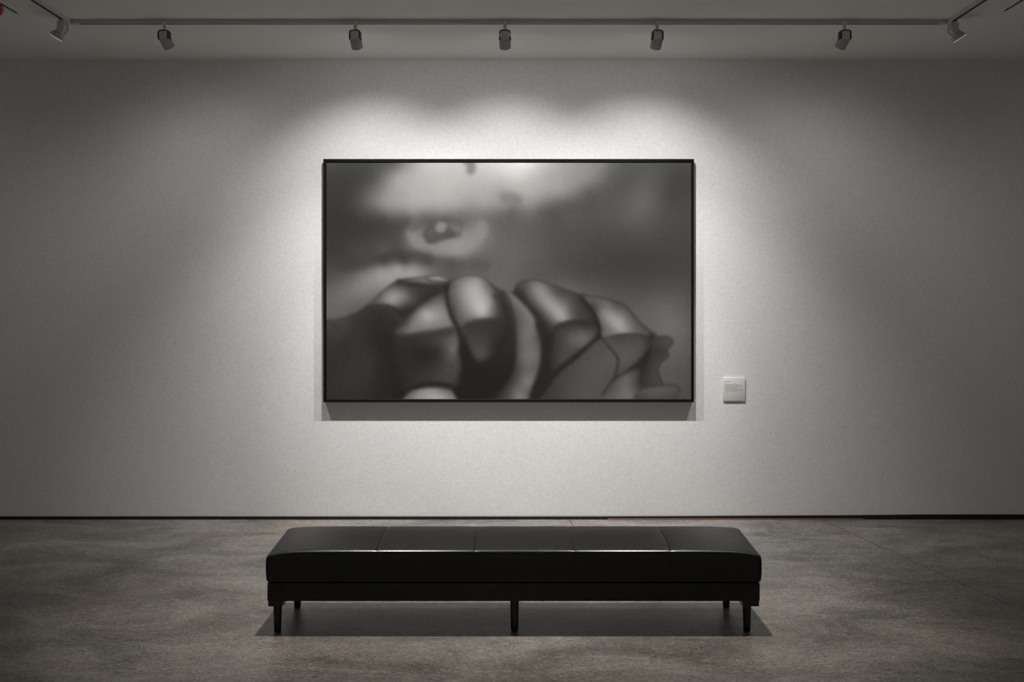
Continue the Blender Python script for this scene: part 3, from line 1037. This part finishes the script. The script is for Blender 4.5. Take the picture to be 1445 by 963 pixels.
# ---------------------------------------------------------------- wall label
LS = (WALL_Y - .014) / FPX
lx0, lx1 = (1020.6 - CX) * LS, (1051.6 - CX) * LS
lz0, lz1 = CAM_Z - (566.2 - HOR) * LS, CAM_Z - (533.5 - HOR) * LS
pl = empty('wall_label', ((lx0 + lx1) / 2, WALL_Y, lz0), 'small square white caption plate on the wall right of the painting', 'label')
lw, lh = (lx1 - lx0) / 2, lz1 - lz0
bm = bmesh.new()
add_box(bm, (-lw, -.014, 0), (lw, 0, lh), .0025)
link('plate', bm, M['plaque'], pl)
bm = bmesh.new()


def dashes(y, x0, x1, thick, words):
    """a printed line: short strokes with word gaps"""
    x = x0
    r = random.Random(int(y * 1000))
    while x < x1 - .002:
        w = min(r.uniform(.006, .017), x1 - x)
        zc = lh * (1 - y)
        add_box(bm, (-lw + x, -.0146, zc - thick / 2), (-lw + x + w, -.0139, zc + thick / 2))
        x += w + .0032


Lw = 2 * lw
dashes(.155, .012, .012 + .044, .0042, 3)
for i, (yy, xe) in enumerate(((.27, .60), (.315, .86), (.36, .86), (.405, .66), (.45, .60), (.495, .88), (.54, .90), (.585, .62))):
    dashes(yy, .012 if i < 6 else .018, Lw * xe, .0030, 3)
dashes(.63, .020, .036, .0030, 2)
link('printed_text', bm, M['ink'], pl, False)
bm = bmesh.new()
add_lathe(bm, [(.0022, -.0148), (.0022, -.0138)], 16, Matrix.Translation((lw - .025, 0, .012)) @ Matrix.Rotation(PI / 2, 4, 'X') @ Matrix.Translation((0, 0, .0286)), 0, True, True)
link('printed_dot', bm, M['ink'], pl, False)

# ---------------------------------------------------------------- bench
BX, BYF, BD = .009, 6.12, .61
BYC = BYF + BD / 2
bench = empty('leather_bench', (BX, BYC, 0), 'long low black leather museum bench standing before the painting', 'bench')
A_, B_ = 1.260, BD / 2
ZB, ZT = .257, .4215
SEAMS = [-.698, -.200, .306, .797]
R_ = .020


def top_edge(x, y):
    """height shift of the cushion's top surface at its rim"""
    e = A_ - abs(x)
    d = -.031 * math.exp(-max(e, 0) / .075) * (1 - .3 * (y / B_ + 1))
    d += .016 * (y / B_ + 1) * .5
    return d


def crown(x, y):
    u = max(0, 1 - (y / B_) ** 2)
    v = max(0, 1 - abs(x / A_) ** 10)
    k = .016 * u * v
    # each panel swells a little between its seams
    ss = [-A_] + SEAMS + [A_]
    for a, b in zip(ss, ss[1:]):
        if a <= x <= b:
            t = (x - a) / (b - a) * 2 - 1
            k += .004 * (1 - t ** 6) * u ** .5
    return k


def axis_lines(h, n, r, extra=()):
    l = set(np.linspace(-h, h, n).round(5).tolist())
    for s in (-1, 1):
        for k in range(8):
            l.add(round(s * (h - r * 1.1 * k / 7), 5))
    for e in extra:
        for d in (-.012, -.007, -.004, -.002, 0, .002, .004, .007, .012):
            l.add(round(e + d, 5))
    l = sorted(l)
    out = [l[0]]
    for v in l[1:]:
        if v - out[-1] > .0009:
            out.append(v)
    out[-1] = h
    return out


def cushion():
    hz = (ZT - ZB) / 2
    zc = (ZT + ZB) / 2
    lx = axis_lines(A_, 150, R_, SEAMS)
    ly = axis_lines(B_, 34, R_)
    lz = axis_lines(hz, 12, R_)
    bm = bmesh.new()
    cache = {}

    def vert(x, y, z):
        k = (round(x, 5), round(y, 5), round(z, 5))
        if k in cache:
            return cache[k]
        p = np.array([x, y, z])
        hh = np.array([A_, B_, hz])
        q = np.clip(p, -hh + R_, hh - R_)
        d = p - q
        n = np.linalg.norm(d)
        if n > 1e-9:
            p = q + R_ * d / n * min(1, max(abs(d)) / R_)
        x2, y2, z2 = p
        t = (z2 + hz) / (2 * hz)
        z3 = zc + z2 + t ** 3 * (top_edge(x2, y2)) + (t ** 6) * crown(x2, y2)
        # sides bulge slightly
        bul = .005 * math.sin(PI * min(max(t, 0), 1))
        y3 = y2 + bul * (1 if y2 > B_ * .9 else -1 if y2 < -B_ * .9 else 0)
        x3 = x2 + bul * .6 * (1 if x2 > A_ * .95 else -1 if x2 < -A_ * .95 else 0)
        # seam grooves
        gsum = sum(math.exp(-((x - s) / .0032) ** 2) for s in SEAMS)
        if gsum > 1e-3:
            nn = d / n if n > 1e-9 else np.zeros(3)
            g = .0045 * gsum
            if z2 > hz - R_ * .5:
                z3 -= g
            if abs(y2) > B_ - R_ * .5:
                y3 -= g * .35 * (1 if y2 > 0 else -1)
        v = bm.verts.new((x3, y3, z3))
        cache[k] = v
        return v

    def sheet(la, lb, fn):
        for a0, a1 in zip(la, la[1:]):
            for b0_, b1_ in zip(lb, lb[1:]):
                vs = [fn(a0, b0_), fn(a1, b0_), fn(a1, b1_), fn(a0, b1_)]
                if len(set(vs)) == 4:
                    bm.faces.new(vs)
    for s in (-1, 1):
        sheet(lx, ly, lambda a, b: vert(a, b, s * hz))
        sheet(lx, lz, lambda a, b: vert(a, s * B_, b))
        sheet(ly, lz, lambda a, b: vert(s * A_, a, b))
    return link('cushion', bm, M['leather'], bench, True, 60)


cu = cushion()
# welt along the rim
bm = bmesh.new()
o_ = R_ * (1 - .72)
pts = []
cr = .03
hx, hy = A_ - o_, B_ - o_
n_ = 220


def rim_z(x, y):
    return ZT - R_ * .26 + top_edge(x, y) * .96


for k in range(n_ + 1):
    x = -hx + cr + (2 * hx - 2 * cr) * k / n_
    pts.append((x, -hy))
for k in range(1, 6):
    a = -PI / 2 + PI / 2 * k / 6
    pts.append((hx - cr + cr * math.cos(a) + .004, -hy + cr + cr * math.sin(a)))
for k in range(41):
    pts.append((hx, -hy + cr + (2 * hy - 2 * cr) * k / 40))
for k in range(1, 6):
    a = PI / 2 * k / 6
    pts.append((hx - cr + cr * math.cos(a), hy - cr + cr * math.sin(a)))
for k in range(n_ + 1):
    pts.append((hx - cr - (2 * hx - 2 * cr) * k / n_, hy))
for k in range(1, 6):
    a = PI / 2 + PI / 2 * k / 6
    pts.append((-hx + cr + cr * math.cos(a), hy - cr + cr * math.sin(a)))
for k in range(41):
    pts.append((-hx, hy - cr - (2 * hy - 2 * cr) * k / 40))
for k in range(1, 6):
    a = PI + PI / 2 * k / 6
    pts.append((-hx + cr + cr * math.cos(a), -hy + cr + cr * math.sin(a)))
pts3 = []
for x, y in pts:
    dip = sum(math.exp(-((x - s) / .006) ** 2) for s in SEAMS) * .001
    pts3.append((x, y + (dip if y < 0 else -dip), rim_z(x, y) - dip))
add_tube(bm, pts3, .0055, 10, True)
link('welt', bm, M['welt'], cu)
# stitched seams across the top and down the front
for s in SEAMS:
    bm = bmesh.new()
    for off in (-.0045, .0045):
        line = []
        for k in range(25):
            y = -B_ + R_ + (2 * B_ - 2 * R_) * k / 24
            line.append((s + off, y, ZT + top_edge(s, y) + crown(s, y) - .0012))
        add_tube(bm, line, .0008, 5)
        line = [(s + off, -B_ - .005 * math.sin(PI * t) + .0012, ZB + (ZT - ZB) * t) for t in [.1 + .75 * k / 10 for k in range(11)]]
        add_tube(bm, line, .0006, 5)
    link('seam_stitching', bm, M['thread'], cu)

bm = bmesh.new()
add_box(bm, (-1.254, -B_ + .006, .1635), (1.252, B_ - .012, .2575), .005, 3)
link('apron', bm, M['leather'], bench)


def bench_leg(x, y, ztop=.1640, r0=.0220, r1=.0180):
    bm = bmesh.new()
    add_lathe(bm, [(r0, ztop), (r0, ztop - .03), (r1 + .0005, .006), (r1, .003), (r1 - .003, 0)], 28, Matrix.Translation((x, y, 0)), 0, True, True)
    return link('leg', bm, M['leg'], bench)


fy = 6.17 - BYC
ry = 6.655 - BYC
for x, y in ((-1.209, fy), (1.194, fy), (.004, fy), (-1.194, ry), (1.174, ry)):
    bench_leg(x, y)
for sx in (-1, 1):
    for y in (fy, ry):
        bm = bmesh.new()
        x0, x1 = (-1.2505, -1.178) if sx < 0 else (1.168, 1.2485)
        if y == fy:
            add_box(bm, (x0, -B_ + .010, .1365), (x1, fy + .045, .1640), .002)
        else:
            add_box(bm, (x0, ry - .05, .1365), (x1, ry + .05, .1640), .002)
        link('corner_block', bm, M['leg'], bench)
    # curved steel bracket on the inner side of each front leg
    bm = bmesh.new()
    x0 = -1.178 if sx < 0 else 1.168
    outl = [(x0, .1640), (x0 - sx * .030, .1640)]
    for k in range(7):
        a = PI / 2 * k / 6
        outl.append((x0 - sx * (.030 - .026 * math.sin(a)) , .1600 - .026 * (1 - math.cos(a))))
    outl.append((x0, .1335))
    add_prism(bm, outl, fy - .012, fy + .012)
    link('bracket', bm, M['bracket'], bench, False)

# ---------------------------------------------------------------- further lamps of the room, over the bench, and added fill
BW = 250
RW = 80
for s in (-1, 1):
    beam('bench_downlight', (s * .86 + BX, 6.47, 3.44), (s * .92 + BX, 6.42, 0), BW, 30, 1.0, .02, (1, .935, .86))

# added unseen fill: spots bounced off the wall behind the viewer for ambient
for x in (-3.3, -1.1, 1.1, 3.3):
    beam('bounce_fill', (x, RY0 + 1.5, 3.45), (x, RY0, 1.5), RW, 62, 1.0, .05, (1, .985, .965))

# ---------------------------------------------------------------- world, camera, view
w = bpy.data.worlds.new('World')
scene.world = w
w.use_nodes = True
w.node_tree.nodes['Background'].inputs[0].default_value = (0, 0, 0, 1)
w.node_tree.nodes['Background'].inputs[1].default_value = 0

cam = bpy.data.cameras.new('camera')
cam.sensor_fit = 'HORIZONTAL'
cam.sensor_width = 36
cam.lens = FPX / W * 36
cam.shift_y = -(HOR - H / 2) / W * -1 if False else (HOR - H / 2) / W
co_ = bpy.data.objects.new('camera', cam)
COL.objects.link(co_)
co_.location = (0, 0, CAM_Z)
co_.rotation_euler = (PI / 2, 0, 0)
scene.camera = co_

vs = scene.view_settings
scene.display_settings.display_device = 'sRGB'
vs.view_transform = 'Standard'
vs.look = 'None'
vs.exposure = 0
vs.gamma = 1
vs.use_curve_mapping = False
